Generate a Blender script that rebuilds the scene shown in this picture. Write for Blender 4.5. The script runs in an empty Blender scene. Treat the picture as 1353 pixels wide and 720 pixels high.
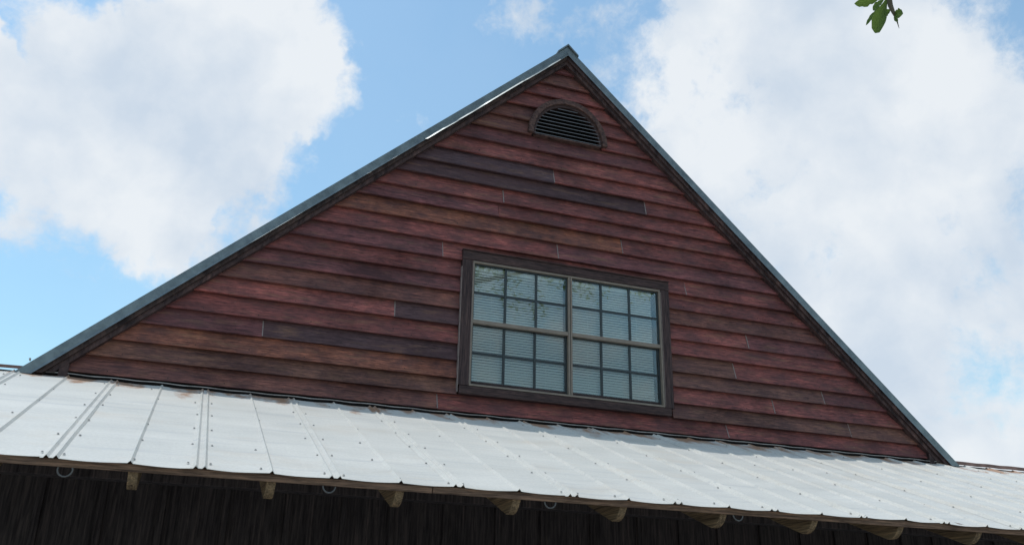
import bpy, bmesh, math, random
from mathutils import Vector, Matrix, noise

random.seed(7)
scn = bpy.context.scene
C = scn.collection
R = math.radians

# ------------------------------------------------------------------ camera
# world: x along the gable wall, y into the house, z up; wall face at y = 0
CAM = Vector((0.0, -6.9, 1.6))
FPX, CX, CY = 1183.84, 676.5, 360.0
RT = Vector((0.93799824, -0.34613822, 0.01864525))
DN = Vector((0.14618912, 0.34623986, -0.92668587))
FW = Vector((0.31430567, 0.87195544, 0.37537402))
cam_d = bpy.data.cameras.new('camera')
cam_d.sensor_width = 36.0
cam_d.lens = FPX / 1353.0 * 36.0
cam_d.clip_end = 2000.0
cam_d.clip_start = 0.05
cam = bpy.data.objects.new('camera', cam_d)
C.objects.link(cam)
m = Matrix.Identity(4)
for i in range(3):
    m[i][0] = RT[i]; m[i][1] = -DN[i]; m[i][2] = -FW[i]; m[i][3] = CAM[i]
cam.matrix_world = m
scn.camera = cam

def ray(px, py):
    return (RT * ((px - CX) / FPX) + DN * ((py - CY) / FPX) + FW)
def at_y(px, py, y):
    d = ray(px, py); return CAM + d * ((y - CAM.y) / d.y)
def at_dist(px, py, t):
    return CAM + ray(px, py).normalized() * t

# ------------------------------------------------------------------ sun + sky
SUN = Vector((-1.10, 0.52, 3.73)).normalized()      # towards the sun: high, a little left of and behind the gable
sun_d = bpy.data.lights.new('sun', 'SUN')
sun_d.energy = 2.3
sun_d.angle = R(0.6)
sun_d.color = (1.0, 0.95, 0.88)
sun = bpy.data.objects.new('sun', sun_d)
C.objects.link(sun)
sun.rotation_euler = SUN.to_track_quat('Z', 'Y').to_euler()

scn.view_settings.view_transform = 'Standard'
scn.view_settings.look = 'None'
scn.view_settings.gamma = 1.0
scn.view_settings.exposure = 0.0
scn.view_settings.use_curve_mapping = False

world = bpy.data.worlds.new('World')
scn.world = world
world.use_nodes = True
nt = world.node_tree
nt.nodes.clear()
def N(tree, typ, **kw):
    n = tree.nodes.new(typ)
    for k, v in kw.items():
        if k == 'inputs':
            for kk, vv in v.items(): n.inputs[kk].default_value = vv
        else: setattr(n, k, v)
    return n
out = N(nt, 'ShaderNodeOutputWorld')
bg = N(nt, 'ShaderNodeBackground', inputs={'Strength': 0.15})
sky = N(nt, 'ShaderNodeTexSky')
sky.sky_type = 'NISHITA'
sky.sun_disc = False
sky.sun_elevation = math.asin(SUN.z)
sky.sun_rotation = math.atan2(SUN.x, SUN.y)
sky.air_density = 1.3; sky.dust_density = 0.8; sky.ozone_density = 0.6
L = nt.links.new
tc = N(nt, 'ShaderNodeTexCoord')
nrm = N(nt, 'ShaderNodeVectorMath', operation='NORMALIZE')
L(tc.outputs['Generated'], nrm.inputs[0])
# domain warp at two sizes so that cloud edges are ragged
def warp(src, scale, amount):
    wn = N(nt, 'ShaderNodeTexNoise', inputs={'Scale': scale, 'Detail': 5.0, 'Roughness': 0.6}); L(src, wn.inputs['Vector'])
    ws = N(nt, 'ShaderNodeVectorMath', operation='SUBTRACT'); ws.inputs[1].default_value = (.5, .5, .5); L(wn.outputs['Color'], ws.inputs[0])
    wc = N(nt, 'ShaderNodeVectorMath', operation='SCALE'); wc.inputs['Scale'].default_value = amount; L(ws.outputs[0], wc.inputs[0])
    wa = N(nt, 'ShaderNodeVectorMath', operation='ADD'); L(src, wa.inputs[0]); L(wc.outputs[0], wa.inputs[1]); return wa
w1 = warp(nrm.outputs[0], 7.0, 0.05)
wadd = w1
cn = N(nt, 'ShaderNodeTexNoise', inputs={'Scale': 7.5, 'Detail': 14.0, 'Roughness': 0.66})
L(w1.outputs[0], cn.inputs['Vector'])
cs = N(nt, 'ShaderNodeMath', operation='MULTIPLY_ADD'); cs.inputs[1].default_value = 2.3; cs.inputs[2].default_value = -1.09
L(cn.outputs['Fac'], cs.inputs[0])
acc = cs.outputs[0]
def world_add(sock, blob):
    d, r_out, r_in, w = blob
    dp = N(nt, 'ShaderNodeVectorMath', operation='DOT_PRODUCT'); dp.inputs[1].default_value = d
    L(wadd.outputs[0], dp.inputs[0])
    mr = N(nt, 'ShaderNodeMapRange', interpolation_type='SMOOTHERSTEP')
    mr.inputs['From Min'].default_value = math.cos(R(r_out)); mr.inputs['From Max'].default_value = math.cos(R(r_in))
    mr.inputs['To Min'].default_value = 0.0; mr.inputs['To Max'].default_value = w
    L(dp.outputs['Value'], mr.inputs['Value'])
    ad = N(nt, 'ShaderNodeMath', operation='ADD')
    L(sock, ad.inputs[0]); L(mr.outputs[0], ad.inputs[1])
    return ad.outputs[0]
# clouds (+) and openings (-) in the sky, as directions in the world
BLOBS = [((60, 190), 13, 0, .50), ((250, 190), 10, 0, .46), ((370, 130), 7, 0, .26), ((340, 10), 9, 0, .42), ((10, 330), 6, 0, .12),
         ((1100, 190), 15, 0, .27), ((1290, 330), 15, 0, .15), ((1000, 330), 9, 0, .20), ((1330, 560), 12, 0, .24), ((890, 110), 8, 0, .26), ((1150, 20), 10, 0, .16),
         ((600, 60), 11, 0, -.46), ((500, 210), 6, 0, -.34), ((50, 440), 10, 0, -.62), ((140, 25), 5, 0, -.46), ((390, 290), 6, 0, -.42), ((780, 40), 6, 0, -.14), ((970, 160), 7, 0, -.16)]
for (px, py), ro, ri, w in BLOBS:
    d = ray(px, py).normalized()
    acc = world_add(acc, (tuple(d), ro, ri, w))
mask = N(nt, 'ShaderNodeMapRange', interpolation_type='SMOOTHSTEP')
mask.inputs['From Min'].default_value = -0.12; mask.inputs['From Max'].default_value = 0.40
L(acc, mask.inputs['Value'])
# soft modelling inside the clouds
sn = N(nt, 'ShaderNodeTexNoise', inputs={'Scale': 6.5, 'Detail': 9.0, 'Roughness': 0.52})
smap = N(nt, 'ShaderNodeMapping'); smap.inputs['Location'].default_value = (3.1, 1.7, 0.4)
L(w1.outputs[0], smap.inputs['Vector']); L(smap.outputs[0], sn.inputs['Vector'])
ccol = N(nt, 'ShaderNodeValToRGB')
ccol.color_ramp.elements[0].position = 0.38; ccol.color_ramp.elements[0].color = (0.62, 0.71, 0.82, 1)
ccol.color_ramp.elements[1].position = 0.60; ccol.color_ramp.elements[1].color = (0.85, 0.89, 0.93, 1)
L(sn.outputs['Fac'], ccol.inputs[0])
cm = N(nt, 'ShaderNodeVectorMath', operation='SCALE'); cm.inputs['Scale'].default_value = 6.6
L(ccol.outputs[0], cm.inputs[0])
veil = N(nt, 'ShaderNodeMath', operation='MULTIPLY_ADD'); veil.inputs[1].default_value = 0.88; veil.inputs[2].default_value = 0.09
L(mask.outputs[0], veil.inputs[0])
tint = N(nt, 'ShaderNodeVectorMath', operation='MULTIPLY'); tint.inputs[1].default_value = (0.94, 1.19, 1.18); L(sky.outputs[0], tint.inputs[0])
mx = N(nt, 'ShaderNodeMix', data_type='RGBA')
L(veil.outputs[0], mx.inputs['Factor']); L(tint.outputs[0], mx.inputs['A']); L(cm.outputs[0], mx.inputs['B'])
L(mx.outputs['Result'], bg.inputs['Color']); L(bg.outputs[0], out.inputs['Surface'])

# ------------------------------------------------------------------ materials
def mat(name):
    mm = bpy.data.materials.new(name); mm.use_nodes = True
    t = mm.node_tree; t.nodes.clear()
    o = N(t, 'ShaderNodeOutputMaterial'); b = N(t, 'ShaderNodeBsdfPrincipled')
    t.links.new(b.outputs[0], o.inputs['Surface'])
    return mm, t, b, t.links.new

def obj_coords(t, scale, rnd=True):
    c = N(t, 'ShaderNodeTexCoord'); mp = N(t, 'ShaderNodeMapping'); mp.inputs['Scale'].default_value = scale
    t.links.new(c.outputs['Object'], mp.inputs['Vector'])
    if rnd:
        oi = N(t, 'ShaderNodeObjectInfo'); sc = N(t, 'ShaderNodeMath', operation='MULTIPLY'); sc.inputs[1].default_value = 57.0
        t.links.new(oi.outputs['Random'], sc.inputs[0])
        cb = N(t, 'ShaderNodeCombineXYZ')
        for i in range(3): t.links.new(sc.outputs[0], cb.inputs[i])
        t.links.new(cb.outputs[0], mp.inputs['Location'])
    return mp.outputs[0]

def ramp(t, sock, stops):
    r = N(t, 'ShaderNodeValToRGB')
    e = r.color_ramp.elements
    while len(e) < len(stops): e.new(0.5)
    for i, (p, c) in enumerate(stops):
        e[i].position = p; e[i].color = (*c, 1) if len(c) == 3 else c
    t.links.new(sock, r.inputs[0]); return r.outputs[0]

def mix(t, f, a, b, mode='MIX'):
    x = N(t, 'ShaderNodeMix', data_type='RGBA', blend_type=mode)
    for s, v in (('Factor', f), ('A', a), ('B', b)):
        if isinstance(v, bpy.types.NodeSocket): t.links.new(v, x.inputs[s])
        else: x.inputs[s].default_value = v if s == 'Factor' else (*v, 1)
    return x.outputs['Result']

def wood(name, tint=None, along=(0.9, 14, 24), rough=0.62, patch=True, bump=0.35):
    """stained weathered wood; colour from the object's own colour unless tint is given"""
    mm, t, b, l = mat(name)
    co = obj_coords(t, along)
    g = N(t, 'ShaderNodeTexNoise', inputs={'Scale': 3.0, 'Detail': 9.0, 'Roughness': 0.7, 'Distortion': 0.5}); l(co, g.inputs['Vector'])
    cof = obj_coords(t, tuple(v * k for v, k in zip(along, (4.5, 2, 2.1) if along[0] < 2 else (2.1, 2, 4.5))))
    gf = N(t, 'ShaderNodeTexNoise', inputs={'Scale': 3.0, 'Detail': 6.0, 'Roughness': 0.7, 'Distortion': 0.3}); l(cof, gf.inputs['Vector'])
    co2 = obj_coords(t, (along[0]*4, along[1]*.5, along[2]*.28))
    g2 = N(t, 'ShaderNodeTexNoise', inputs={'Scale': 1.1, 'Detail': 7.0, 'Roughness': 0.66}); l(co2, g2.inputs['Vector'])
    if tint is None:
        oi = N(t, 'ShaderNodeObjectInfo'); base = oi.outputs['Color']
    else:
        rgb = N(t, 'ShaderNodeRGB'); rgb.outputs[0].default_value = (*tint, 1); base = rgb.outputs[0]
    streak = ramp(t, g.outputs['Fac'], [(0.34, (0.40, 0.39, 0.43)), (0.47, (0.92, 0.92, 0.94)), (0.57, (1.12, 1.1, 1.08)), (0.68, (1.75, 1.6, 1.5))])
    fine = ramp(t, gf.outputs['Fac'], [(0.37, (0.45, 0.43, 0.47)), (0.50, (1, 1, 1)), (0.64, (1.6, 1.5, 1.45))])
    col = mix(t, 1.0, base, streak, 'MULTIPLY')
    col = mix(t, 1.0, col, fine, 'MULTIPLY')
    if patch:
        # worn places where the stain has gone grey-purple or tan
        pf = ramp(t, g2.outputs['Fac'], [(0.36, (0, 0, 0)), (0.62, (1, 1, 1))])
        sep = N(t, 'ShaderNodeMath', operation='MULTIPLY'); sep.inputs[1].default_value = 0.72; l(pf, sep.inputs[0])
        col = mix(t, sep.outputs[0], col, (0.080, 0.043, 0.047))
        co3 = obj_coords(t, (along[0]*2.4, 3, 16))
        g3 = N(t, 'ShaderNodeTexNoise', inputs={'Scale': 1.3, 'Detail': 6.0, 'Roughness': 0.7}); l(co3, g3.inputs['Vector'])
        tf = ramp(t, g3.outputs['Fac'], [(0.54, (0, 0, 0)), (0.76, (0.7, 0.7, 0.7))])
        col = mix(t, tf, col, (0.24, 0.135, 0.085))
        # water stains that run on from board to board
        co5 = obj_coords(t, (1.0, 1.0, 1.7), rnd=False)
        g5 = N(t, 'ShaderNodeTexNoise', inputs={'Scale': 1.25, 'Detail': 7.0, 'Roughness': 0.68}); l(co5, g5.inputs['Vector'])
        col = mix(t, 1.0, col, ramp(t, g5.outputs['Fac'], [(0.36, (0.62, 0.60, 0.61)), (0.50, (1, 1, 1)), (0.66, (1.18, 1.10, 1.06))]), 'MULTIPLY')
        co6 = obj_coords(t, (14, 5, 60))
        g6 = N(t, 'ShaderNodeTexNoise', inputs={'Scale': 1.0, 'Detail': 2.0}); l(co6, g6.inputs['Vector'])
        col = mix(t, ramp(t, g6.outputs['Fac'], [(0.74, (0, 0, 0)), (0.80, (.45, .45, .45))]), col, (0.34, 0.25, 0.21))
        co4 = obj_coords(t, (9, 9, 9))
        g4 = N(t, 'ShaderNodeTexNoise', inputs={'Scale': 5.0, 'Detail': 4.0}); l(co4, g4.inputs['Vector'])
        kf = ramp(t, g4.outputs['Fac'], [(0.68, (0, 0, 0)), (0.76, (0.5, 0.5, 0.5))])
        col = mix(t, kf, col, (0.03, 0.02, 0.022))
    l(col, b.inputs['Base Color'])
    rr = N(t, 'ShaderNodeMapRange'); rr.inputs['To Min'].default_value = rough - .12; rr.inputs['To Max'].default_value = rough + .15
    l(g2.outputs['Fac'], rr.inputs['Value']); l(rr.outputs[0], b.inputs['Roughness'])
    b.inputs['Specular IOR Level'].default_value = 0.2
    bp = N(t, 'ShaderNodeBump', inputs={'Strength': bump, 'Distance': 0.004}); l(g.outputs['Fac'], bp.inputs['Height']); l(bp.outputs[0], b.inputs['Normal'])
    return mm

M_SIDING = wood('stained_siding')
M_TRIM = wood('dark_trim', (0.054, 0.034, 0.033), patch=False)
M_TRIMV = wood('dark_trim_upright', (0.052, 0.034, 0.034), along=(26, 14, .6), patch=False)
M_RAKE = wood('rake_wood', (0.064, 0.041, 0.040), along=(1.2, 10, 1.2), patch=False)
M_FASCIA = wood('rake_fascia_wood', (0.056, 0.038, 0.035), along=(1.2, 10, 1.2), patch=False)
M_RAFTER = wood('rafter_wood', (0.20, 0.15, 0.095), along=(20, .7, 20), rough=.75, patch=False)
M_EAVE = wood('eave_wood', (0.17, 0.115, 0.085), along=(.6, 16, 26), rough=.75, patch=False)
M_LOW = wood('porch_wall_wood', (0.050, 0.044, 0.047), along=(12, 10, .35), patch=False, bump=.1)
M_VENT = wood('vent_wood', (0.088, 0.052, 0.045), along=(4, 10, 4), patch=False)

def plain(name, col, rough=0.5, metal=0.0, spec=0.5, var=0.0, nscale=8.0):
    mm, t, b, l = mat(name)
    if var:
        co = obj_coords(t, (1, 1, 1))
        g = N(t, 'ShaderNodeTexNoise', inputs={'Scale': nscale, 'Detail': 6.0, 'Roughness': 0.65}); l(co, g.inputs['Vector'])
        c0 = tuple(max(0, c*(1-var)) for c in col); c1 = tuple(min(1, c*(1+var)) for c in col)
        l(ramp(t, g.outputs['Fac'], [(0.3, c0), (0.7, c1)]), b.inputs['Base Color'])
    else: b.inputs['Base Color'].default_value = (*col, 1)
    b.inputs['Roughness'].default_value = rough; b.inputs['Metallic'].default_value = metal
    b.inputs['Specular IOR Level'].default_value = spec
    return mm

M_DARK = plain('dark_felt', (0.014, 0.013, 0.015), .9)
M_ROOM = plain('dark_room', (0.03, 0.035, 0.04), .9)
M_FRAME = plain('tan_window_frame', (0.20, 0.16, 0.13), .45, var=.18, nscale=20)
M_MUNTIN = plain('slate_grid_bar', (0.022, 0.032, 0.038), .5)
M_BLIND = plain('white_blind', (0.90, 0.91, 0.90), .45)
M_CAULK = plain('pale_caulk', (0.21, 0.165, 0.155), .7, var=.3, nscale=40)
M_RING = plain('ring_steel', (0.11, 0.11, 0.115), .5, metal=.3, var=.2, nscale=60)
M_SCREW = plain('screw_steel', (0.36, 0.35, 0.34), .55, metal=.3)
M_FLASH = plain('flashing_metal', (0.30, 0.27, 0.26), .5, metal=.35, var=.4, nscale=9)
M_RUSTCAP = plain('rusty_cap', (0.20, 0.115, 0.095), .6, metal=.2, var=.5, nscale=7)
M_LOUVER = plain('louver_paint', (0.16, 0.16, 0.175), .5, var=.2)

def galv(name, lo, hi, rough, metal, nsc):
    mm, t, b, l = mat(name)
    co = obj_coords(t, (1, 1, 1))
    g = N(t, 'ShaderNodeTexNoise', inputs={'Scale': nsc, 'Detail': 8.0, 'Roughness': 0.7}); l(co, g.inputs['Vector'])
    l(ramp(t, g.outputs['Fac'], [(0.32, lo), (0.68, hi)]), b.inputs['Base Color'])
    b.inputs['Metallic'].default_value = metal; b.inputs['Roughness'].default_value = rough
    return mm
M_RTRIM = galv('weathered_rake_metal', (0.10, 0.125, 0.14), (0.20, 0.24, 0.255), .42, .55, 9)

def sheet_metal():
    mm, t, b, l = mat('weathered_roof_sheet')
    uv = N(t, 'ShaderNodeUVMap'); uv.uv_map = 'UVMap'
    oi = N(t, 'ShaderNodeObjectInfo')
    cb = N(t, 'ShaderNodeCombineXYZ'); sc = N(t, 'ShaderNodeMath', operation='MULTIPLY'); sc.inputs[1].default_value = 91.0
    l(oi.outputs['Random'], sc.inputs[0]); l(sc.outputs[0], cb.inputs[0]); l(sc.outputs[0], cb.inputs[1])
    ad = N(t, 'ShaderNodeVectorMath', operation='ADD'); l(uv.outputs[0], ad.inputs[0]); l(cb.outputs[0], ad.inputs[1])
    def nz(scale, det, rg=.6):
        mp = N(t, 'ShaderNodeMapping'); mp.inputs['Scale'].default_value = scale; l(ad.outputs[0], mp.inputs['Vector'])
        g = N(t, 'ShaderNodeTexNoise', inputs={'Scale': 1.0, 'Detail': det, 'Roughness': rg}); l(mp.outputs[0], g.inputs['Vector']); return g.outputs['Fac']
    # uv in metres: u across, v down the slope
    base = ramp(t, nz((1.6, 3.6, 1), 6), [(0.30, (0.52, 0.52, 0.495)), (0.70, (0.625, 0.615, 0.58))])
    fine = ramp(t, nz((60, 60, 1), 4), [(0.3, (0.92, 0.92, 0.92)), (0.7, (1.05, 1.05, 1.05))])
    col = mix(t, 1.0, base, fine, 'MULTIPLY')
    tan = ramp(t, nz((1.1, 2.2, 1), 5, .7), [(0.52, (0, 0, 0)), (0.74, (.38, .38, .38))])
    col = mix(t, tan, col, (0.50, 0.42, 0.33))
    lap = ramp(t, nz((.8, 14, 1), 3), [(0.56, (0, 0, 0)), (0.68, (.45, .45, .45))])
    col = mix(t, lap, col, (0.40, 0.42, 0.43))
    # rust bleeding down from the cut upper edge
    sx = N(t, 'ShaderNodeSeparateXYZ'); l(uv.outputs[0], sx.inputs[0])
    v1 = N(t, 'ShaderNodeMapRange'); v1.inputs['From Min'].default_value = 0.0; v1.inputs['From Max'].default_value = 0.75
    v1.inputs['To Min'].default_value = 0.44; v1.inputs['To Max'].default_value = -0.30; l(sx.outputs['Y'], v1.inputs['Value'])
    rc = N(t, 'ShaderNodeMath', operation='MULTIPLY_ADD'); rc.inputs[1].default_value = 2.2; rc.inputs[2].default_value = -0.65; l(nz((4.2, 1.7, 1), 5, .6), rc.inputs[0])
    rs = N(t, 'ShaderNodeMath', operation='ADD'); l(rc.outputs[0], rs.inputs[0]); l(v1.outputs[0], rs.inputs[1])
    rf = ramp(t, rs.outputs[0], [(0.71, (0, 0, 0)), (0.97, (.8, .8, .8))])
    col = mix(t, rf, col, (0.30, 0.13, 0.05))
    l(col, b.inputs['Base Color'])
    b.inputs['Metallic'].default_value = 0.0; b.inputs['Specular IOR Level'].default_value = 0.3
    rr = N(t, 'ShaderNodeMapRange'); rr.inputs['To Min'].default_value = .48; rr.inputs['To Max'].default_value = .66
    l(nz((3, 5, 1), 4), rr.inputs['Value']); l(rr.outputs[0], b.inputs['Roughness'])
    bp = N(t, 'ShaderNodeBump', inputs={'Strength': .12, 'Distance': 0.01}); l(nz((2.2, 5, 1), 3), bp.inputs['Height']); l(bp.outputs[0], b.inputs['Normal'])
    return mm
M_SHEET = sheet_metal()

def glass():
    mm, t, b, l = mat('tinted_window_glass')
    t.nodes.remove(b)
    o = [n for n in t.nodes if n.type == 'OUTPUT_MATERIAL'][0]
    tr = N(t, 'ShaderNodeBsdfTransparent'); tr.inputs[0].default_value = (0.965, 0.985, 0.975, 1)
    gl = N(t, 'ShaderNodeBsdfGlossy'); gl.inputs['Roughness'].default_value = 0.004; gl.inputs[0].default_value = (0.95, 1, 0.97, 1)
    co = obj_coords(t, (1, 1, 1), rnd=False)
    g = N(t, 'ShaderNodeTexNoise', inputs={'Scale': 2.6, 'Detail': 2.0}); l(co, g.inputs['Vector'])
    bp = N(t, 'ShaderNodeBump', inputs={'Strength': .05, 'Distance': 0.02}); l(g.outputs['Fac'], bp.inputs['Height']); l(bp.outputs[0], gl.inputs['Normal'])
    fr = N(t, 'ShaderNodeFresnel', inputs={'IOR': 1.55})
    ml = N(t, 'ShaderNodeMath', operation='MULTIPLY_ADD'); ml.inputs[1].default_value = 1.6; ml.inputs[2].default_value = 0.0; l(fr.outputs[0], ml.inputs[0])
    ms = N(t, 'ShaderNodeMixShader'); l(ml.outputs[0], ms.inputs[0]); l(tr.outputs[0], ms.inputs[1]); l(gl.outputs[0], ms.inputs[2])
    l(ms.outputs[0], o.inputs['Surface'])
    return mm
M_GLASS = glass()

def leaf_mat():
    mm, t, b, l = mat('oak_leaf')
    co = obj_coords(t, (1, 1, 1))
    g = N(t, 'ShaderNodeTexNoise', inputs={'Scale': 14.0, 'Detail': 4.0}); l(co, g.inputs['Vector'])
    l(ramp(t, g.outputs['Fac'], [(0.3, (0.075, 0.13, 0.035)), (0.7, (0.15, 0.22, 0.06))]), b.inputs['Base Color'])
    b.inputs['Roughness'].default_value = .45
    tl = N(t, 'ShaderNodeBsdfTranslucent'); tl.inputs[0].default_value = (0.25, 0.40, 0.08, 1)
    ms = N(t, 'ShaderNodeMixShader'); ms.inputs[0].default_value = .35
    o = [n for n in t.nodes if n.type == 'OUTPUT_MATERIAL'][0]
    l(b.outputs[0], ms.inputs[1]); l(tl.outputs[0], ms.inputs[2]); l(ms.outputs[0], o.inputs['Surface'])
    return mm
M_LEAF = leaf_mat()
M_BARK = plain('oak_bark', (0.11, 0.09, 0.072), .9, var=.45, nscale=14)
M_TWIG = plain('young_twig', (0.10, 0.095, 0.07), .7, var=.3, nscale=30)
M_GRAVEL = plain('pale_bounce_gravel', (0.30, 0.275, 0.235), .9, var=.3, nscale=.8)  # unseen yard ground, gravel chosen pale to bounce light up under the eave
M_SLAB = plain('porch_concrete', (0.30, 0.29, 0.27), .85, var=.15, nscale=3)

# ------------------------------------------------------------------ helpers
def obj(name, me, material, parent=None, color=None):
    if isinstance(me, bmesh.types.BMesh):
        bm = me; bmesh.ops.recalc_face_normals(bm, faces=bm.faces)
        me = bpy.data.meshes.new(name); bm.to_mesh(me); bm.free()
    o = bpy.data.objects.new(name, me)
    if material and not me.materials: me.materials.append(material)
    if parent: o.parent = parent
    if color: o.color = (*color, 1)
    C.objects.link(o); return o
def empty(name, loc=(0, 0, 0), **props):
    o = bpy.data.objects.new(name, None); o.location = loc; C.objects.link(o)
    for k, v in props.items(): o[k] = v
    return o
def part_empty(name, parent):
    o = bpy.data.objects.new(name, None); o.parent = parent; C.objects.link(o); return o

def bx(bm, x0, x1, y0, y1, z0, z1):
    v = [bm.verts.new((x, y, z)) for x in (x0, x1) for y in (y0, y1) for z in (z0, z1)]
    for f in ((0, 1, 3, 2), (4, 6, 7, 5), (0, 4, 5, 1), (2, 3, 7, 6), (0, 2, 6, 4), (1, 5, 7, 3)): bm.faces.new([v[i] for i in f])
    return v
def box(x0, x1, y0, y1, z0, z1, bev=0.0):
    bm = bmesh.new(); bx(bm, x0, x1, y0, y1, z0, z1)
    if bev: bmesh.ops.bevel(bm, geom=bm.edges[:], offset=bev, segments=1, affect='EDGES')
    return bm
def prism(poly, axis, a, b, bev=0.0):
    """poly of 2D points extruded along axis 'x' (poly = y,z) or 'y' (poly = x,z)"""
    bm = bmesh.new()
    P = (lambda p, t: (t, p[0], p[1])) if axis == 'x' else (lambda p, t: (p[0], t, p[1]))
    va = [bm.verts.new(P(p, a)) for p in poly]; vb = [bm.verts.new(P(p, b)) for p in poly]
    bm.faces.new(va); bm.faces.new(vb[::-1])
    n = len(poly)
    for i in range(n): bm.faces.new((va[i], va[(i+1) % n], vb[(i+1) % n], vb[i]))
    bmesh.ops.recalc_face_normals(bm, faces=bm.faces)
    if bev: bmesh.ops.bevel(bm, geom=bm.edges[:], offset=bev, segments=1, affect='EDGES')
    return bm
def tube(bm, pts, radii, seg=8):
    rings = []
    for i, p in enumerate(pts):
        p = Vector(p); a = Vector(pts[max(0, i-1)]); c = Vector(pts[min(len(pts)-1, i+1)])
        t = (c - a).normalized(); u = t.orthogonal().normalized(); w = t.cross(u)
        if rings:
            u = (prevu - t * prevu.dot(t)).normalized(); w = t.cross(u)
        prevu = u
        rings.append([bm.verts.new(p + (u*math.cos(k*2*math.pi/seg) + w*math.sin(k*2*math.pi/seg)) * radii[i]) for k in range(seg)])
    for a, b in zip(rings, rings[1:]):
        for k in range(seg): bm.faces.new((a[k], a[(k+1) % seg], b[(k+1) % seg], b[k]))
    bm.faces.new(rings[0][::-1]); bm.faces.new(rings[-1])

# ------------------------------------------------------------------ dimensions
K = 6.9 / 6.45
def X(x): return K * x
def Z(z): return 1.6 + K * (z - 1.6)
XC = X(2.832)                       # gable axis
ZAP = Z(6.541)                      # siding apex
PIT = 0.913                         # rise over run of the rakes
ANG = math.atan(PIT)
def rake_z(x, off=0.0): return ZAP + off / math.cos(ANG) - PIT * abs(x - XC)
def rake_dx(z, off=0.0): return (ZAP + off / math.cos(ANG) - z) / PIT
ZB = Z(3.180)                       # bottom of the siding
LINES = [3.180, 3.303, 3.437, 3.576, 3.709, 3.861, 4.002, 4.143, 4.282, 4.422, 4.568, 4.717, 4.867, 5.001, 5.141, 5.285, 5.432, 5.577, 5.724, 5.865, 6.017, 6.162, 6.301, 6.441, 6.541]
LZ = [Z(v) for v in LINES]
WX0, WX1, WZ0, WZ1 = X(1.982), X(3.698), Z(3.380), Z(4.422)       # window frame
PHI = R(21.12); TP = math.tan(PHI)
ZR = Z(3.14)                        # porch roof plane at y = 0
YE = -2.476                         # eave edge
def roof_z(y): return ZR + TP * y
PX0, PX1 = -3.36, 10.43             # porch roof ends

# ------------------------------------------------------------------ ground
def sheet(name, x0, x1, y0, y1, z, m):
    bm = bmesh.new(); bm.faces.new([bm.verts.new(p) for p in ((x0, y0, z), (x1, y0, z), (x1, y1, z), (x0, y1, z))])
    o = obj(name, bm, m); o['kind'] = 'structure'; return o
sheet('ground', -600, 600, -600, 600, 0.0, M_GRAVEL)
o = obj('porch_floor', box(-3.2, 10.3, -2.35, 0.05, -0.3, 0.12, .01), M_SLAB); o['kind'] = 'structure'

# ------------------------------------------------------------------ the house
house = empty('wooden_house', (0, 0, 0), label='weathered red-brown wooden house with steep gable and metal porch roof', category='house')

# gable wall: felt backing with openings, boards on top
def backing():
    bm = bmesh.new()
    def poly(pts):
        va = [bm.verts.new((x, .054, z)) for x, z in pts]; vb = [bm.verts.new((x, .10, z)) for x, z in pts]
        bm.faces.new(va); bm.faces.new(vb[::-1]); n = len(pts)
        for i in range(n): bm.faces.new((va[i], va[(i+1) % n], vb[(i+1) % n], vb[i]))
    zb = ZB - .25
    xl, xr = XC - rake_dx(ZB), XC + rake_dx(ZB)
    vx0, vx1, vz0, vz1 = XC - .32, XC + .32, Z(5.745), Z(6.09)
    poly([(xl, zb), (WX0, zb), (WX0, rake_z(WX0)), (xl, ZB)])
    poly([(WX1, zb), (xr, zb), (xr, ZB), (WX1, rake_z(WX1))])
    poly([(WX0, zb), (WX1, zb), (WX1, WZ0), (WX0, WZ0)])
    poly([(WX0, WZ1), (vx0, WZ1), (vx0, rake_z(vx0)), (WX0, rake_z(WX0))])
    poly([(vx1, WZ1), (WX1, WZ1), (WX1, rake_z(WX1)), (vx1, rake_z(vx1))])
    poly([(vx0, WZ1), (vx1, WZ1), (vx1, vz0), (vx0, vz0)])
    poly([(vx0, vz1), (vx1, vz1), (vx1, rake_z(vx1)), (XC, ZAP), (vx0, rake_z(vx0))])
    return bm
gable = obj('gable_wall', backing(), M_DARK, house)

VZ = Z(5.738); VRO, VRI = X(.386), X(.312)      # arched vent: outer and inner radius (a little taller than wide)
VST = 1.06
VMID = (VRO + VRI) / 2
def arch_z(x, r=VMID):
    d = abs(x - XC); return VZ + VST * math.sqrt(max(0, r*r - d*d)) if d < r else None
def arch_dx(z, r=VMID):
    h = (z - VZ) / VST; return math.sqrt(max(0, r*r - h*h)) if h < r else 0

RED = (0.222, 0.078, 0.067); RED2 = (0.190, 0.066, 0.058); PUR = (0.138, 0.055, 0.055); DRK = (0.062, 0.040, 0.043)
BRN = (0.160, 0.072, 0.056); TAN = (0.165, 0.085, 0.060); ORG = (0.220, 0.090, 0.057); OLV = (0.130, 0.070, 0.055); BLU = (0.066, 0.046, 0.052)
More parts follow.
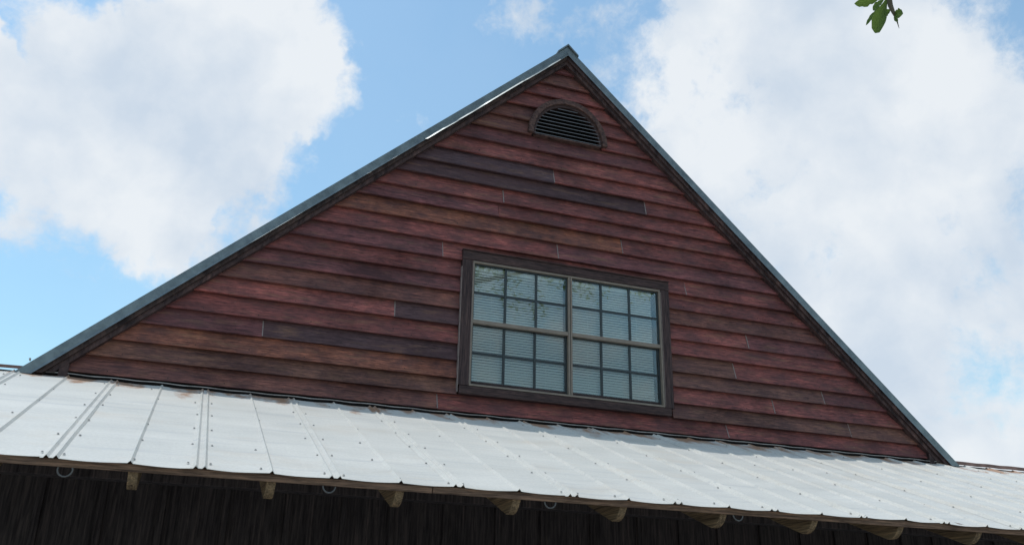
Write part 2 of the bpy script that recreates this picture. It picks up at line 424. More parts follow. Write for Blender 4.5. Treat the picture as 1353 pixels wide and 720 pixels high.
# joints measured on the wall (x on the 6.45 m scale) with the board colours between them
def jx(px, py): return at_y(px, py, 0.0).x
ROWS = {
 0: [BRN, jx(578.6, 527), RED2, jx(963, 568), RED2],
 1: [TAN, 'W', OLV, jx(1124, 567), TAN],
 2: [ORG, 'W', RED, jx(1023.5, 537), RED2],
 3: [PUR, jx(348, 433), DRK, 'W', OLV, jx(1089, 523), PUR],
 4: [RED2, 'W', OLV, jx(972, 489), RED2],
 5: [RED, jx(522, 408), DRK, 'W', RED2],
 6: [BRN, 'W', RED, jx(989, 452), PUR],
 7: [PUR, 'W', BRN],
 8: [RED2, 'W', RED2],
 9: [PUR, jx(586, 327), RED, 'G', RED, jx(906.5, 378), RED2],
 10: [RED2, jx(738, 333), PUR],
 11: [ORG, jx(823, 327), RED2],
 12: [PUR, 'N', RED2],
 13: [RED, jx(666, 258), RED2],
 14: [DRK, jx(853.5, 274), RED2],
 15: [BLU, jx(733, 232), RED],
 16: [RED], 17: [PUR], 18: [BRN, 'V', RED2], 19: [BRN, 'V', RED2], 20: [RED], 21: [RED2], 22: [BRN], 23: [PUR],
}
WTL, WTR = X(1.893), X(3.782)       # outer edges of the window casing

def board(row, x0, x1, cut0, cut1, color):
    """one lap board; cut = 'rake', 'arch' or 'square'"""
    zb, zt = LZ[row], min(LZ[row+1] + .022, ZAP - .01)
    zb += random.uniform(-.004, .004); lean = random.uniform(-.0025, .0025)
    zj = LZ[row+1]
    y0 = random.uniform(-.0015, .0025)
    yf = lambda z: y0 + .041 * (z - zb) / (zj - zb) + lean * (z - zb) / .15
    def ends(z):
        a = x0 if cut0 == 'square' else (XC - rake_dx(z, .012) if cut0 == 'rake' else XC + arch_dx(z))
        b = x1 if cut1 == 'square' else (XC + rake_dx(z, .012) if cut1 == 'rake' else XC - arch_dx(z))
        return a, b
    bl, br = ends(zb); tl, tr = ends(zt)
    if tr - tl < .01: tl = tr = (tl + tr) / 2; tl -= .004; tr += .004
    n = max(3, min(14, int((br - bl) / .45)))
    notch = row == 20
    if notch: n = 40
    sd = random.random() * 100
    bm = bmesh.new(); cols = []
    for i in range(n + 1):
        s = i / n; xb = bl + (br - bl) * s; xt = tl + (tr - tl) * s
        w = .0035 * noise.noise((xb * 1.3 + sd, row * 3.1, 0)) + .0012 * noise.noise((xb * 7 + sd, row, 2))
        z0 = zb + w; wy = .0035 * noise.noise((xb * .9, row * 7.7, sd))
        if notch:
            a = arch_z(xb)
            if a and a > z0: z0 = min(a, zt - .02)
        th = .025
        cols.append([bm.verts.new((xb, yf(z0) + wy, z0)), bm.verts.new((xt, yf(zt) + wy*.3, zt)),
                     bm.verts.new((xt, yf(zt) + wy*.3 + .006, zt)), bm.verts.new((xb, yf(z0) + wy + th, z0))])
    for a, b in zip(cols, cols[1:]):
        for k in range(4): bm.faces.new((a[k], b[k], b[(k+1) % 4], a[(k+1) % 4]))
    bm.faces.new(cols[0]); bm.faces.new(cols[-1][::-1])
    j = random.uniform(.86, 1.14)
    return obj('siding_board', bm, M_SIDING, gable, tuple(c * j * k for c, k in zip(color, (1.27, 1.20, 1.24))))

def caulk(row, x):
    zb, zt = LZ[row] + .003, LZ[row+1] - .004
    bm = bmesh.new(); w = .0045
    k = random.uniform(-.006, .006)
    pts = [(x-w, .000, zb), (x+w, .000, zb), (x+w+k, .039, zt), (x-w+k, .039, zt)]
    f = [bm.verts.new((p[0], p[1] - .0015, p[2])) for p in pts]; bk = [bm.verts.new((p[0], p[1] + .012, p[2])) for p in pts]
    bm.faces.new(f); bm.faces.new(bk[::-1])
    for i in range(4): bm.faces.new((f[i], f[(i+1) % 4], bk[(i+1) % 4], bk[i]))
    obj('joint_caulk', bm, M_CAULK, gable)

for r, spec in ROWS.items():
    cur, cut = None, 'rake'
    cols, marks = spec[0::2], spec[1::2]
    x_start, c_start = 0, 'rake'
    for i, col in enumerate(cols):
        mk = marks[i] if i < len(marks) else None
        if mk is None: board(r, x_start, 0, c_start, 'rake', col)
        elif mk == 'W':
            board(r, x_start, WTL, c_start, 'square', col); x_start, c_start = WTR, 'square'
        elif mk == 'G':
            board(r, x_start, WTR - .02, c_start, 'square', col); x_start, c_start = WTR - .0195, 'square'
        elif mk == 'V':
            board(r, x_start, 0, c_start, 'arch', col); x_start, c_start = 0, 'arch'
        elif mk == 'N':
            xm = X(2.2); board(r, x_start, xm - .001, c_start, 'square', col); x_start, c_start = xm + .001, 'square'
        else:
            board(r, x_start, mk - .0022, c_start, 'square', col); caulk(r, mk); x_start, c_start = mk + .0022, 'square'

bm = bmesh.new()
for r in range(len(LZ) - 2):
    hw = rake_dx(LZ[r] + .03) - .1
    x = -hw + random.uniform(0, .3)
    while x < hw:
        xx, zz = XC + x + random.gauss(0, .01), LZ[r] + .026 + random.gauss(0, .005)
        if not (WTL - .02 < xx < WTR + .02 and Z(3.27) < zz < Z(4.54)) and not (abs(xx - XC) < VRO + .03 and VZ - .03 < zz < VZ + VRO * 1.1):
            yy = .041 * .026 / .15 - .001
            v = [bm.verts.new((xx + .0042 * math.cos(k * math.pi / 3), yy - .0008, zz + .0042 * math.sin(k * math.pi / 3))) for k in range(6)]
            w = [bm.verts.new((q.co.x, yy + .006, q.co.z)) for q in v]
            bm.faces.new(v)
            for k in range(6): bm.faces.new((v[k], v[(k+1) % 6], w[(k+1) % 6], w[k]))
        x += .406
o = obj('nail_heads', bm, plain('rusty_nail', (0.03, 0.02, 0.02), .7), gable); o['kind'] = 'stuff'

# ------------------------------------------------------------------ window
win = part_empty('window', house)
def wb(name, x0, x1, y0, y1, z0, z1, m, bev=.002, color=None):
    return obj(name, box(x0, x1, y0, y1, z0, z1, bev), m, win, color)
# casings
hz0, hz1 = WZ1 + .003, Z(4.500)
wb('casing', WTL, WTR, -.024, .03, hz0, hz1, M_TRIM, .003)
wb('drip_cap', WTL - .004, WTR + .004, -.034, .02, hz1 + .001, hz1 + .010, M_TRIM, .003)
wb('casing', WTL + .002, WX0 - .002, -.022, .03, Z(3.378), hz0 - .002, M_TRIMV, .003)
wb('casing', WX1 + .002, WTR - .002, -.022, .03, WZ0 - .005, hz0 - .002, M_TRIMV, .003)
wb('apron', WTL + .012, WTR - .03, -.023, .03, Z(3.310), WZ0 - .006, M_TRIM, .003)
wb('caulk_bead', WTL - .004, WTL + .0015, -.020, .02, Z(3.32), Z(4.36), M_CAULK, .001)
wb('caulk_bead', WX0 - .0025, WX0 + .0005, -.0245, .01, Z(3.39), Z(4.40), M_CAULK, .001)
wb('caulk_bead', WX1 + .0005, WX1 + .0035, -.0245, .01, Z(3.39), Z(4.40), M_CAULK, .001)
# frame
ft = .017
wb('frame_rail', WX0, WX1, -.018, .06, WZ1 - ft, WZ1, M_FRAME)
wb('frame_rail', WX0, WX1, -.018, .06, WZ0, WZ0 + ft, M_FRAME)
wb('frame_stile', WX0 + .001, WX0 + ft, -.017, .06, WZ0 + ft, WZ1 - ft, M_FRAME)
wb('frame_stile', WX1 - ft, WX1 - .001, -.017, .06, WZ0 + ft, WZ1 - ft, M_FRAME)
XM = X(2.842)
wb('mullion', XM - .019, XM - .003, -.017, .06, WZ0 + ft, WZ1 - ft, M_FRAME)
wb('mullion', XM + .003, XM + .019, -.017, .06, WZ0 + ft, WZ1 - ft, M_FRAME)
wb('mullion_groove', XM - .003, XM + .003, -.006, .05, WZ0 + ft, WZ1 - ft, M_MUNTIN, 0)
ZM = Z(3.908)
for ux0, ux1 in ((WX0 + ft, XM - .019), (XM + .019, WX1 - ft)):
    # meeting rail, then the two sashes: the upper one stands proud of the lower one
    wb('meeting_rail', ux0, ux1, -.012, .05, ZM - .017, ZM + .017, M_FRAME)
    for zz0, zz1, yg, edge in ((ZM + .017, WZ1 - ft, .012, .010), (WZ0 + ft, ZM - .017, .028, .016)):
        sx0, sx1 = ux0 + edge, ux1 - edge
        sz0, sz1 = (zz0, zz1 - .010) if yg < .02 else (zz0 + .032, zz1 - .004)
        # dark sash edge
        wb('sash_stile', ux0, sx0, yg - .008, yg + .016, zz0, zz1, M_MUNTIN, .001)
        wb('sash_stile', sx1, ux1, yg - .008, yg + .016, zz0, zz1, M_MUNTIN, .001)
        wb('sash_rail', sx0, sx1, yg - .008, yg + .016, zz1 - (zz1 - sz1), zz1, M_MUNTIN, 0)
        if sz0 > zz0: wb('sash_rail', sx0, sx1, yg - .009, yg + .016, zz0, sz0, M_TRIM, .001)
        mw = .0105
        xs = [sx0 + (sx1 - sx0) * k / 3 for k in range(4)]; zs = [sz0 + (sz1 - sz0) * k / 2 for k in range(3)]
        for k in (1, 2): wb('grid_bar', xs[k] - mw, xs[k] + mw, yg - .003, yg + .012, sz0, sz1, M_MUNTIN, .001)
        for k in range(3):
            a = xs[k] + (mw if k else 0); b = xs[k+1] - (mw if k < 2 else 0)
            wb('grid_bar', a, b, yg - .002, yg + .011, zs[1] - mw, zs[1] + mw, M_MUNTIN, .001)
            for q in range(2):
                c = zs[q] + (mw if q else 0); d = zs[q+1] - (0 if q else mw)
                obj('pane', box(a, b, yg + .002, yg + .006, c, d), M_GLASS, win)
# insect screens over the two lower sashes
def screen_mat():
    mm, t, b, l = mat('insect_screen')
    b.inputs['Base Color'].default_value = (0.03, 0.035, 0.04, 1); b.inputs['Roughness'].default_value = .7
    tr = N(t, 'ShaderNodeBsdfTransparent'); ms = N(t, 'ShaderNodeMixShader'); ms.inputs[0].default_value = .07
    o = [n for n in t.nodes if n.type == 'OUTPUT_MATERIAL'][0]
    l(tr.outputs[0], ms.inputs[1]); l(b.outputs[0], ms.inputs[2]); l(ms.outputs[0], o.inputs['Surface'])
    return mm
M_SCREEN = screen_mat()
for ux0, ux1 in ((WX0 + ft, XM - .019), (XM + .019, WX1 - ft)):
    wb('insect_screen', ux0 + .004, ux1 - .004, .0085, .0095, WZ0 + ft + .004, ZM - .019, M_SCREEN, 0)
# blinds: slats too fine to count, one mesh for each of the two blinds
def blind(x0, x1):
    bm = bmesh.new(); pitch = .0235; z = WZ0 + .03; i = 0
    while z < WZ1 - .06:
        yc = .066; dz = .0006 * math.sin(i * .61) ; t = R(54 + 3 * math.sin(i * .37))
        hy, hz = .0145 * math.cos(t), .0145 * math.sin(t)
        a = [bm.verts.new((x, yc + s * hy, z + dz + s * hz + (.0012 if s == 0 else 0))) for s in (-1, 0, 1) for x in (x0, x1)]
        bm.faces.new((a[0], a[1], a[3], a[2])); bm.faces.new((a[2], a[3], a[5], a[4]))
        z += pitch; i += 1
    bx(bm, x0, x1, .050, .090, WZ1 - .055, WZ1 - .022)
    bx(bm, x0, x1, .055, .078, WZ0 + .010, WZ0 + .024)
    for k in (.2, .8):
        xx = x0 + (x1 - x0) * k; bx(bm, xx - .001, xx + .001, .0510, .0520, WZ0 + .02, WZ1 - .04)
    b = obj('blind', bm, M_BLIND, win); b['kind'] = 'stuff'
blind(WX0 + .03, XM - .035)
blind(XM + .03, WX1 - .060)
# the room behind, closed and dark
bm = bmesh.new()
v = [bm.verts.new((x, y, z)) for x in (WX0 - .05, WX1 + .05) for y in (.101, .9) for z in (WZ0 - .05, WZ1 + .05)]
for f in ((0, 1, 3, 2), (4, 6, 7, 5), (0, 2, 6, 4), (1, 5, 7, 3), (2, 3, 7, 6)): bm.faces.new([v[i] for i in f])
obj('room_lining', bm, M_ROOM, win)

# ------------------------------------------------------------------ arched vent
vent = part_empty('gable_vent', house)
def arch(ro, ri, y0, y1, foot=0.0, n=28):
    bm = bmesh.new(); cols = []
    for i in range(n + 1):
        a = math.pi * i / n; c, s = math.cos(a), math.sin(a) * VST
        cols.append([bm.verts.new((XC + r * c, y, VZ + r * s)) for r, y in ((ro, y1), (ro, y0), (ri, y0), (ri, y1))])
    for p, q in zip(cols, cols[1:]):
        for k in range(4): bm.faces.new((p[k], q[k], q[(k+1) % 4], p[(k+1) % 4]))
    bm.faces.new(cols[0]); bm.faces.new(cols[-1][::-1])
    bmesh.ops.recalc_face_normals(bm, faces=bm.faces)
    bmesh.ops.bevel(bm, geom=[e for e in bm.edges if len(e.link_faces) == 2 and e.calc_face_angle(0) > 1.0], offset=.003, segments=1, affect='EDGES')
    return bm
obj('arch_frame', arch(VRO, VRI + .028, -.030, .03), M_VENT, vent)
obj('inner_ring', arch(VRI + .030, VRI, -.010, .06), M_TRIM, vent)
nl = 9; hh = VRI * VST / nl
for k in range(nl):
    z = VZ + hh * (k + .15)
    r = math.sqrt(max(0.0, VRI**2 - ((z + .02 - VZ) / VST)**2)) + .012
    bm = prism([(-.012, z), (-.012, z + .006), (.040, z + .040), (.040, z + .034)], 'x', XC - r, XC + r)
    obj('louver', bm, M_LOUVER, vent)
obj('vent_sill', box(XC - VRI - .01, XC + VRI + .01, -.012, .05, VZ - .012, VZ + .001), M_VENT, vent)
bm = bmesh.new()
v = [bm.verts.new((x, y, z)) for x in (XC - .34, XC + .34) for y in (.105, .35) for z in (Z(5.72), Z(6.12))]
for f in ((0, 1, 3, 2), (4, 6, 7, 5), (0, 2, 6, 4), (1, 5, 7, 3), (2, 3, 7, 6)): bm.faces.new([v[i] for i in f])
obj('vent_lining', bm, M_DARK, vent)

# ------------------------------------------------------------------ rakes and main roof
roof = part_empty('main_roof', house)
XR = XC - .022                      # the roof sits a little to the left of the siding's axis
def rake_strip(name, side, o0, o1, y0, y1, m, z_from=None, z_to=None, bev=.003, wob=0.0, parent=roof, kick=0.0):
    """board parallel to the rake between offsets o0..o1 from the siding line, y0 (front) to y1"""
    # side -1 left, +1 right ; u runs down the slope from the axis
    bm = bmesh.new(); n = 12; rows = []
    zf = ZB if z_from is None else z_from
    for i in range(n + 1):
        s = i / n; col = []
        for off, y in ((o0, y0), (o1, y0), (o1, y1), (o0, y1)):
            zt = ZAP + off / math.cos(ANG) if z_to is None else z_to
            z = zt + (zf - zt) * s
            x = XR + side * rake_dx(z, off)
            w = wob * noise.noise((x * 1.1, off * 9, side * 5))
            col.append(bm.verts.new((x, y + w, z)))
        rows.append(col)
    for p, q in zip(rows, rows[1:]):
        for k in range(4): bm.faces.new((p[k], q[k], q[(k+1) % 4], p[(k+1) % 4]))
    bm.faces.new(rows[0]); bm.faces.new(rows[-1][::-1])
    return obj(name, bm, m, parent)
DZ = Z(3.155)
for s in (-1, 1):
    rake_strip('frieze_board', s, -.012, .022, -.030, .03, M_RAKE, DZ, wob=.004)
    rake_strip('rake_fascia', s, .0225, .068, -.052, .03, M_FASCIA if s < 0 else M_RAKE, DZ - .02, wob=.005)
    obj('corner_block', box(XR + s * (rake_dx(ZB) - .045) - .03, XR + s * (rake_dx(ZB) - .045) + .03, -.026, .02, DZ - .06, ZB + .05 , .003), M_RAKE, roof)
# metal rake trim in lapped lengths: face, top flange and a small kicked-out lip at the bottom
def rake_metal(side, zt, zb_, lip, wob):
    n = 26; bm = bmesh.new(); rows = []
    prof = [(-.066 - lip, .055 - lip * .45), (-.067 - lip, .056 - lip * .45), (-.067, .068), (-.068, .126), (.30, .134), (.30, .130), (-.064, .122), (-.063, .060)]
    for i in range(n + 1):
        s = i / n; col = []
        for k, (y, off) in enumerate(prof):
            top = ZAP + off / math.cos(ANG) if zt is None else zt
            z = top + (zb_ - top) * s; x = XR + side * rake_dx(z, off)
            w = wob * (noise.noise((x * 2.1, k * .05, side * 3 + .5)) + .4 * noise.noise((x * 7, k * .05, 9)))
            if k < 2: 
                q = (.84 + .60 * noise.noise((x * 2.6, 1.5, side)) + .35 * noise.noise((x * 9, 3.5, side))); q = max(.12, min(1.1, q))
                y = -.067 + (y + .067) * q
            col.append(bm.verts.new((x, y + w, z + w * .4)))
        rows.append(col)
    m_ = len(prof)
    for p, q in zip(rows, rows[1:]):
        for k in range(m_): bm.faces.new((p[k], q[k], q[(k+1) % m_], p[(k+1) % m_]))
    bm.faces.new(rows[0]); bm.faces.new(rows[-1][::-1])
    obj('rake_metal', bm, M_RTRIM, roof)
EBOT = Z(3.12)
rake_metal(-1, None, Z(5.42), .030, .004)
rake_metal(-1, Z(5.45), EBOT, .012, .004)
rake_metal(1, None, Z(4.6), .003, .003)
rake_metal(1, Z(4.63), EBOT, .003, .003)
# roof slabs running back over the house, ridge cap on top
for s in (-1, 1):
    pts = []
    o0, o1 = .070, .121
    zt0, zt1 = ZAP + o0 / math.cos(ANG), ZAP + o1 / math.cos(ANG)
    poly = [(XR, zt0), (XR, zt1), (XR + s * rake_dx(EBOT - .05, o1), EBOT - .05), (XR + s * rake_dx(EBOT - .05, o0), EBOT - .05)]
    obj('roof_deck', prism(poly, 'y', -.05, 9.0), M_RTRIM, roof)
zt = ZAP + .134 / math.cos(ANG); w = .11
cap = [(XR - w, zt - PIT * w + .008), (XR, zt + .014), (XR + w, zt - PIT * w + .008), (XR + w, zt - PIT * w - .010), (XR, zt - .006), (XR - w, zt - PIT * w - .010)]
obj('ridge_cap', prism(cap, 'y', -.085, 9.02), M_RTRIM, roof)
# two screws standing up from the rake
for px, py in ((41, 471),):
    p = at_y(px, py, -.02); bm = bmesh.new()
    tube(bm, [(p.x, p.y, p.z - .030), (p.x - .004, p.y, p.z - .012)], [.006, .008], 6); obj('roof_screw', bm, M_SCREW, roof)

# ------------------------------------------------------------------ porch roof
porch = part_empty('porch_roof', house)
PP = 0.627; PA = -0.545
SL = math.hypot(YE, TP * YE)                   # slope length
nS = 30
TOPY = -0.012
def panel(xl, i):
    """5-V crimp sheet from one lap to the next; profile in x, run down the slope"""
    cx = xl + PP / 2 + (-.22 - (PA + PP / 2))
    vh, vw = .012, .0115
    xs = [(-.045, 0)]
    for c in (-.020, .020): xs += [(c - vw, 0), (c, vh), (c + vw, 0)]
    mid = cx - xl
    for k in range(1, 5): xs.append((.035 + (mid - vw - .035) * k / 5, 0))
    xs += [(mid - vw, 0), (mid, vh), (mid + vw, 0)]
    for k in range(1, 5): xs.append((mid + vw + (PP - .035 - mid - vw) * k / 5, 0))
    for c in (PP - .020, PP + .020): xs += [(c - vw, 0), (c, vh - .0015), (c + vw, 0)]
    xs.sort(key=lambda t: t[0])
    bm = bmesh.new(); uvl = bm.loops.layers.uv.new('UVMap'); rows = []; info = {}
    jit = random.uniform(-.008, .008); lift = .0010 * (i % 2) + .0014
    nrm_ = Vector((0, -math.sin(PHI), math.cos(PHI)))
    for lay in (0, 1):
        for r in range(nS + 1):
            s = r / nS; y = TOPY + (YE + jit - TOPY) * s; row = []
            for dx, h in xs:
                x = xl + dx
                can = .0022 * noise.noise((x * 3.0, y * 2.2, i * .7)) + .0016 * noise.noise((x * 9, y * 5, 3))
                # the flats belly a little between the ribs and droop at the open lower edge
                fl = 0.0
                if h == 0:
                    u = (dx / PP * 2) % 1.0
                    fl = -.0065 * math.sin(math.pi * u) * (0.35 + 0.65 * max(0, (s - .75) / .25) + .5 * max(0, (.12 - s) / .12))
                p = Vector((x, y, roof_z(y))) + nrm_ * (h + can * (1 if h == 0 else .5) + fl + lift - lay * .0012)
                vtx = bm.verts.new(p); info[vtx] = (dx, (y - TOPY) / math.cos(PHI) * -1); row.append(vtx)
            rows.append(row)
    def grid(rr):
        for a, b in zip(rr, rr[1:]):
            for k in range(len(a) - 1): bm.faces.new((a[k], a[k+1], b[k+1], b[k]))
    A, B = rows[:nS+1], rows[nS+1:]
    grid(A); grid(B)
    for a, b in ((A[0], B[0]), (A[-1], B[-1])):
        for k in range(len(a) - 1): bm.faces.new((a[k], a[k+1], b[k+1], b[k]))
    for c in (0, -1):
        for k in range(nS): bm.faces.new((A[k][c], A[k+1][c], B[k+1][c], B[k][c]))
    for f in bm.faces:
        for lp in f.loops: lp[uvl].uv = info[lp.vert]
    return obj('roof_panel', bm, M_SHEET, porch)
i0 = -4; i1 = 17
for i in range(i0, i1): panel(PA + PP * i, i)
PX0, PX1 = PA + PP * i0 - .06, PA + PP * i1 + .06
# screw heads, a few pixels each: one mesh
bm = bmesh.new()
nrm_ = Vector((0, -math.sin(PHI), math.cos(PHI))); du = Vector((0, math.cos(PHI), math.sin(PHI)))
def screw(x, y):
    x += random.gauss(0, .006); y += random.gauss(0, .012)
    c = Vector((x, y, roof_z(y))) + nrm_ * .0025; a = random.random()
    rg = []
    for rr, hh_ in ((.007, 0), (.007, .0015), (.0048, .003), (.0045, .006)):
        rg.append([bm.verts.new(c + (Vector((1, 0, 0)) * math.cos(a + k * math.pi / 3) + du * math.sin(a + k * math.pi / 3)) * rr + nrm_ * hh_) for k in range(6)])
    for p, q in zip(rg, rg[1:]):
        for k in range(6): bm.faces.new((p[k], p[(k+1) % 6], q[(k+1) % 6], q[k]))
    bm.faces.new(rg[-1])
for i in range(i0, i1 + 1):
    for y in (-.20, -.64, -1.09, -1.54, -1.98, -2.41):
        for dx in (-.046, .046): screw(PA + PP * i + dx, y)
        if i < i1 and random.random() < .9: screw(PA + PP * i + PP / 2 - .0115 + .030 * (1 if random.random() < .8 else -1), y)
o = obj('roof_screws', bm, M_SCREW, porch); o['kind'] = 'stuff'
# skip-sheathing planks under the sheets, rafters, fascia strip, beam
def slope_box(x0, x1, ya, yb, n0, n1, bev=.003, wob=0.0):
    """box lying in the roof slope: y range ya..yb (upper), n0..n1 along the roof normal"""
    pts = []
    for y, n in ((ya, n0), (yb, n0), (yb, n1), (ya, n1)):
        p = Vector((0, y, roof_z(y))) + nrm_ * n; pts.append((p.y, p.z))
    return prism(pts, 'x', x0, x1, bev)
def planks(y_lo, width, m, th=.022):
    x = PX0 + .02
    while x < PX1 - .05:
        ln = random.uniform(2.9, 4.1); xe = min(x + ln, PX1 - .02)
        obj('sheathing_plank', slope_box(x, xe - .004, y_lo, y_lo + width, -.006 - th, -.006, .002), m, porch); x = xe
planks(YE + .032, .13, M_EAVE, .022)
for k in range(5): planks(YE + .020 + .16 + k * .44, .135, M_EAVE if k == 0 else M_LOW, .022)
def rafter(x):
    # profile in y,z: square top, rounded tail
    d = .118; t0 = -.030
    top0 = Vector((0, YE + .034, roof_z(YE + .034))) + nrm_ * t0
    pts = []
    for k in range(9):
        a = math.pi / 2 * k / 8
        along = .085 * (1 - math.cos(a)); down = d * (.30 + .70 * math.sin(a)) if k else 0
        if k == 0: pts.append((top0.y, top0.z))
        a2 = k / 8
        along = .095 * (1 - math.sqrt(1 - (a2 * .98) ** 2)); down = d * a2
        if k: 
            p = top0 + du * along - nrm_ * down; pts.append((p.y, p.z))
    e = Vector((0, 0.02, roof_z(.02))) + nrm_ * t0
    p = e - nrm_ * d; pts.append((p.y, p.z)); pts.append((e.y, e.z))
    return prism(pts, 'x', x - .0215, x + .0215, .002)
RA, RP = -0.205, 0.6235
j = -4
while RA + RP * j < PX1:
    x = RA + RP * j
    if x > PX0: obj('rafter', rafter(x + random.uniform(-.008, .008)), M_RAFTER, porch)
    j += 1
x = PX0 + .03
while x < PX1 - .1:
    xe = min(x + random.uniform(3.3, 4.5), PX1 - .02)
    obj('eave_strip', slope_box(x, xe - .004, YE + .016, YE + .030, -.044, -.008, .002), M_EAVE, porch); x = xe
YB = -1.70
bz = roof_z(YB) - .030 / math.cos(PHI) - .118 / math.cos(PHI)
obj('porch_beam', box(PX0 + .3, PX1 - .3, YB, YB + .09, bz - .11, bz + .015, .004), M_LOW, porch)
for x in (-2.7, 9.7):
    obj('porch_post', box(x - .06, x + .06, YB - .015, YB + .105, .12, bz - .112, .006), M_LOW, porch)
# flashing along the foot of the gable: a thin wavy lip above the sheets, dark gaps below it
def wavy(name, x0, x1, z0, hgt, y, amp, m, dep=.035):
    bm = bmesh.new(); n = int((x1 - x0) / .04); rows = []
    for i in range(n + 1):
        x = x0 + (x1 - x0) * i / n
        ph = ((x - PA) / PP * 2) % 1.0
        w = amp * (abs(math.cos(math.pi * ph)) ** 1.5 - .6) + .003 * noise.noise((x * 1.3, 4, 1)) + .002 * noise.noise((x * 5, 2, 1))
        rows.append([bm.verts.new((x, yy, zz)) for yy, zz in ((y, z0 + w), (y, z0 + w + hgt), (y + dep, z0 + w + hgt + .006), (y + dep, z0 + w + hgt + .002), (y + .004, z0 + w + hgt - .003), (y + .003, z0 + w))])
    for a, b in zip(rows, rows[1:]):
        for k in range(6): bm.faces.new((a[k], a[(k+1) % 6], b[(k+1) % 6], b[k]))
    bm.faces.new(rows[0]); bm.faces.new(rows[-1][::-1])
    return obj(name, bm, m, porch)
xg0, xg1 = XC - rake_dx(ZB) - .14, XC + rake_dx(ZB) + .14
for a, b in ((xg0, .9), (.86, 3.7), (3.66, xg1)):
    wavy('flashing', a, b - .002, ZR + .013, .007, -.020 - .001 * a, .004, M_FLASH)
wavy('top_cap', PX0, xg0 - .003, ZR + .012, .022, -.035, .002, M_RUSTCAP, .09)
wavy('top_cap', xg1 + .003, PX1, ZR + .006, .034, -.035, .004, M_RUSTCAP, .09)
# roof behind the porch top, falling away out of sight
for a, b in ((PX0, xg0 - .05), (xg1 + .05, PX1)):
    obj('rear_slope', prism([(.03, ZR - .02), (.03, ZR + .012), (6.0, ZR - 1.0), (6.0, ZR - 1.05)], 'x', a, b), M_RTRIM, porch)

# ------------------------------------------------------------------ porch wall under the roof (vertical boards and battens)
low = part_empty('porch_wall', house)
x = PX0 + .3; k = 0
while x < PX1 - .35:
    w = random.uniform(.36, .44); zt = ZR - .06
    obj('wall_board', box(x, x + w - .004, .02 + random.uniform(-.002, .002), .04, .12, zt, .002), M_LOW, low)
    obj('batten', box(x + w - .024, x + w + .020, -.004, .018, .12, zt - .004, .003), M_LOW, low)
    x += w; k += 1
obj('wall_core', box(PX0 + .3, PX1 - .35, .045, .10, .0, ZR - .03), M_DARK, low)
body = bmesh.new(); bx(body, PX0 + .35, PX1 - .4, .105, 8.9, 0, ZR - 1.1)
obj('house_body', body, M_DARK, low)
obj('back_gable', prism([(XC - rake_dx(ZB), ZR - 1.1), (XC - rake_dx(ZB), ZB), (XC, ZAP), (XC + rake_dx(ZB), ZB), (XC + rake_dx(ZB), ZR - 1.1)], 'y', 8.8, 8.9), M_DARK, low)

# ------------------------------------------------------------------ rings hanging under the eave
for px, py in ((86, 620), (435, 642), (727, 663), (975, 680)):
    p = at_y(px, py, YE + .042)
    bm = bmesh.new(); pts = []
    tw = random.uniform(-.25, .25)
    for k in range(25):
        a = 2 * math.pi * k / 24
        pts.append(Vector((math.cos(a) * .031 * math.cos(tw), math.cos(a) * .031 * math.sin(tw) * .4, math.sin(a) * .031)))
    tube(bm, pts, [.0042] * 25, 8)
    o = obj('metal_ring', bm, M_RING); o.location = (p.x, p.y, p.z)
    o['label'] = 'small grey metal ring hanging from the wooden strip under the porch eave'
    o['category'] = 'ring'; o['group'] = 'metal rings under the eave'

# ------------------------------------------------------------------ the oak whose twig hangs into view
oak = empty('oak_tree', (4.2, -9.8, 0), label='green oak tree with one leafy twig hanging down against the sky', category='tree')
OB = Vector((4.2, -9.8, 0))
def kid(name, bm, m, parent=oak):
    o = obj(name, bm, m, parent); o.matrix_parent_inverse = Matrix.Translation(-OB); return o
bm = bmesh.new()
tube(bm, [(4.2, -9.8, -.1), (4.22, -9.82, .3), (4.25, -9.85, 2), (4.3, -9.95, 4.5), (4.5, -10.3, 8.5), (5.0, -10.9, 12), (5.4, -11.4, 14.8)],
     [.42, .33, .27, .24, .19, .12, .04], 14)
trunk = kid('trunk', bm, M_BARK)
hang = at_dist(1174, -6, 3.53)
limb_pts = [Vector((4.3, -9.95, 4.4)), Vector((4.15, -9.0, 5.3)), Vector((3.7, -7.8, 5.75)), Vector((3.0, -6.3, 5.3)), Vector((2.45, -5.45, 4.6)), hang + Vector((.03, -.03, .25)), hang + Vector((0, 0, .02))]
bm = bmesh.new(); tube(bm, limb_pts, [.10, .08, .06, .04, .024, .011, .009], 10); kid('limb', bm, M_BARK)
rnd = random.Random(11)
tips = []
bm = bmesh.new()
for k in range(16):
    a = k * 2.4; h = 9.0 + k * .32
    t = (h - 8.5) / 6; base = Vector((4.5 + .5 * t, -10.3 - .7 * t, h - .6))
    reach = rnd.uniform(2.0, 4.3) * (1.05 - .45 * abs(t - .35))
    e = base + Vector((math.cos(a) * reach + 2.2, math.sin(a) * reach * .62 - .6, rnd.uniform(.6, 1.8)))
    mid = (base + e) / 2 + Vector((0, 0, .35))
    tube(bm, [base, mid, e], [.07, .045, .015], 6); tips += [(e, .95), (mid, .8)]
kid('branches', bm, M_BARK)
bm = bmesh.new()
def leaf_quad(c, s):
    n = Vector((rnd.gauss(0, 1), rnd.gauss(0, 1), rnd.gauss(0, 1) + .6)).normalized(); u = n.orthogonal().normalized()
    a = rnd.random() * 6.28; w = n.cross(u); d = u * math.cos(a) + w * math.sin(a); e = n.cross(d)
    vs = [bm.verts.new(c + q) for q in (-d * s, -e * s * .42 + d * s * .1, d * s, e * s * .42 + d * s * .1)]
    bm.faces.new(vs)
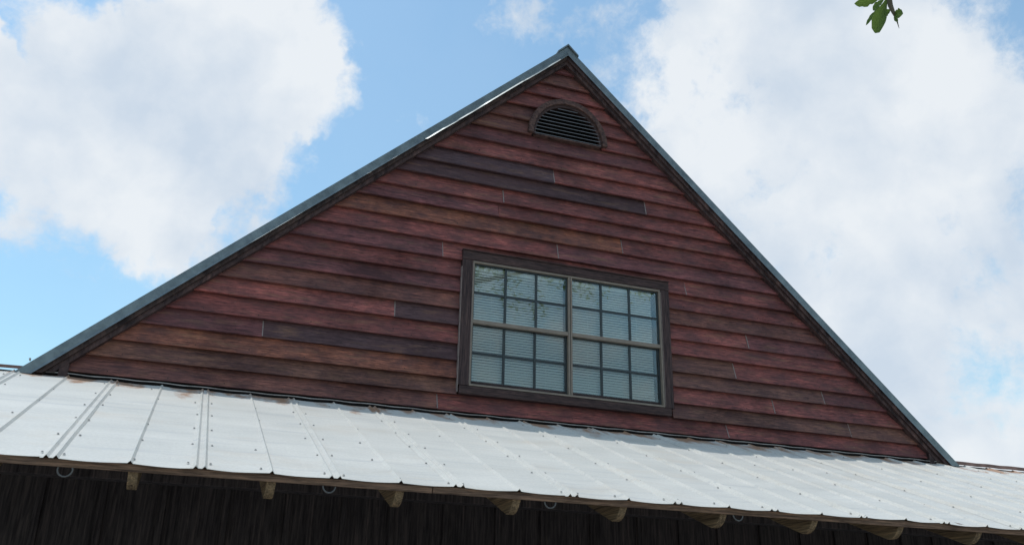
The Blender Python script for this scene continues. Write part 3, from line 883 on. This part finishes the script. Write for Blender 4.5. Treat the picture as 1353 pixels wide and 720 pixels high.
for c, r in tips:
    for q in range(10):
        cc = c + Vector((rnd.gauss(0, .6), rnd.gauss(0, .6), rnd.gauss(0, .42))) * r
        for z in range(46): leaf_quad(cc + Vector((rnd.gauss(0, .24), rnd.gauss(0, .24), rnd.gauss(0, .17))), rnd.uniform(.045, .085))
crown = kid('crown', bm, M_LEAF); crown['kind'] = 'stuff'
# the twig in view and its leaves (outlines in the leaf's own plane: base at 0, tip at 1)
twig = None
bm = bmesh.new()
tw = [at_dist(1174, -6, 3.53), at_dist(1176.5, 8, 3.53), at_dist(1180.5, 17, 3.53), at_dist(1184.5, 25, 3.54), at_dist(1186, 31, 3.54), at_dist(1188, 38, 3.54)]
tube(bm, tw, [.0095, .0085, .006, .0035, .002, .0007], 8)
twig = kid('twig', bm, M_TWIG)
def leaf(base_px, tip_px, dist0, dist1, half, roll, curl):
    b = at_dist(*base_px, dist0); t = at_dist(*tip_px, dist1); d = t - b; ln = d.length; d.normalize()
    v = (CAM - b).normalized(); side = d.cross(v).normalized(); side = Matrix.Rotation(roll, 3, d) @ side; nn = side.cross(d)
    bm = bmesh.new(); rows = []
    for s, (wl, wr) in half:
        z = -curl * s * s * ln; c = b + d * (s * ln) + nn * z
        rows.append([bm.verts.new(c - side * wl * ln + nn * wl * ln * .35), bm.verts.new(c - side * wl * ln * .5 + nn * wl * ln * .10), bm.verts.new(c),
                     bm.verts.new(c + side * wr * ln * .5 + nn * wr * ln * .10), bm.verts.new(c + side * wr * ln + nn * wr * ln * .35)])
    for p, q in zip(rows, rows[1:]):
        for k in range(4): bm.faces.new((p[k], p[k+1], q[k+1], q[k]))
    bmesh.ops.solidify(bm, geom=bm.faces[:], thickness=.0004)
    o = obj('leaf', bm, M_LEAF, twig)
    return o
OAK = [(0, (.015, .015)), (.12, (.03, .03)), (.25, (.10, .09)), (.38, (.15, .16)), (.46, (.13, .14)), (.55, (.20, .19)), (.66, (.19, .21)), (.74, (.15, .17)), (.84, (.15, .16)), (.93, (.09, .09)), (1.0, (.01, .01))]
HANG = [(0, (.02, .02)), (.15, (.06, .06)), (.3, (.10, .12)), (.42, (.13, .17)), (.54, (.18, .20)), (.66, (.19, .21)), (.78, (.17, .17)), (.9, (.14, .13)), (.97, (.12, .05)), (1.0, (.02, .01))]
leaf((1172, -2), (1156, 43), 3.53, 3.50, HANG, .15, .10)
leaf((1166, -3), (1129.5, 6), 3.53, 3.50, OAK, -.5, .05)
leaf((1170, -2), (1152, 14), 3.55, 3.58, OAK, .5, .08)
leaf((1168, 4), (1143, 33.5), 3.55, 3.57, [(s, (a*.55, c*.55)) for s, (a, c) in OAK], .8, .05)
leaf((1178, 12), (1166, 21), 3.55, 3.57, [(s, (a*1.6, c*1.6)) for s, (a, c) in OAK], .2, .05)
leaf((1180, 19), (1192.5, 18.5), 3.54, 3.50, [(s, (a*1.9, c*1.9)) for s, (a, c) in OAK], -.2, .05)
leaf((1181, 20), (1186, 29), 3.54, 3.52, [(s, (a*1.1, c*1.1)) for s, (a, c) in OAK], .4, .05)
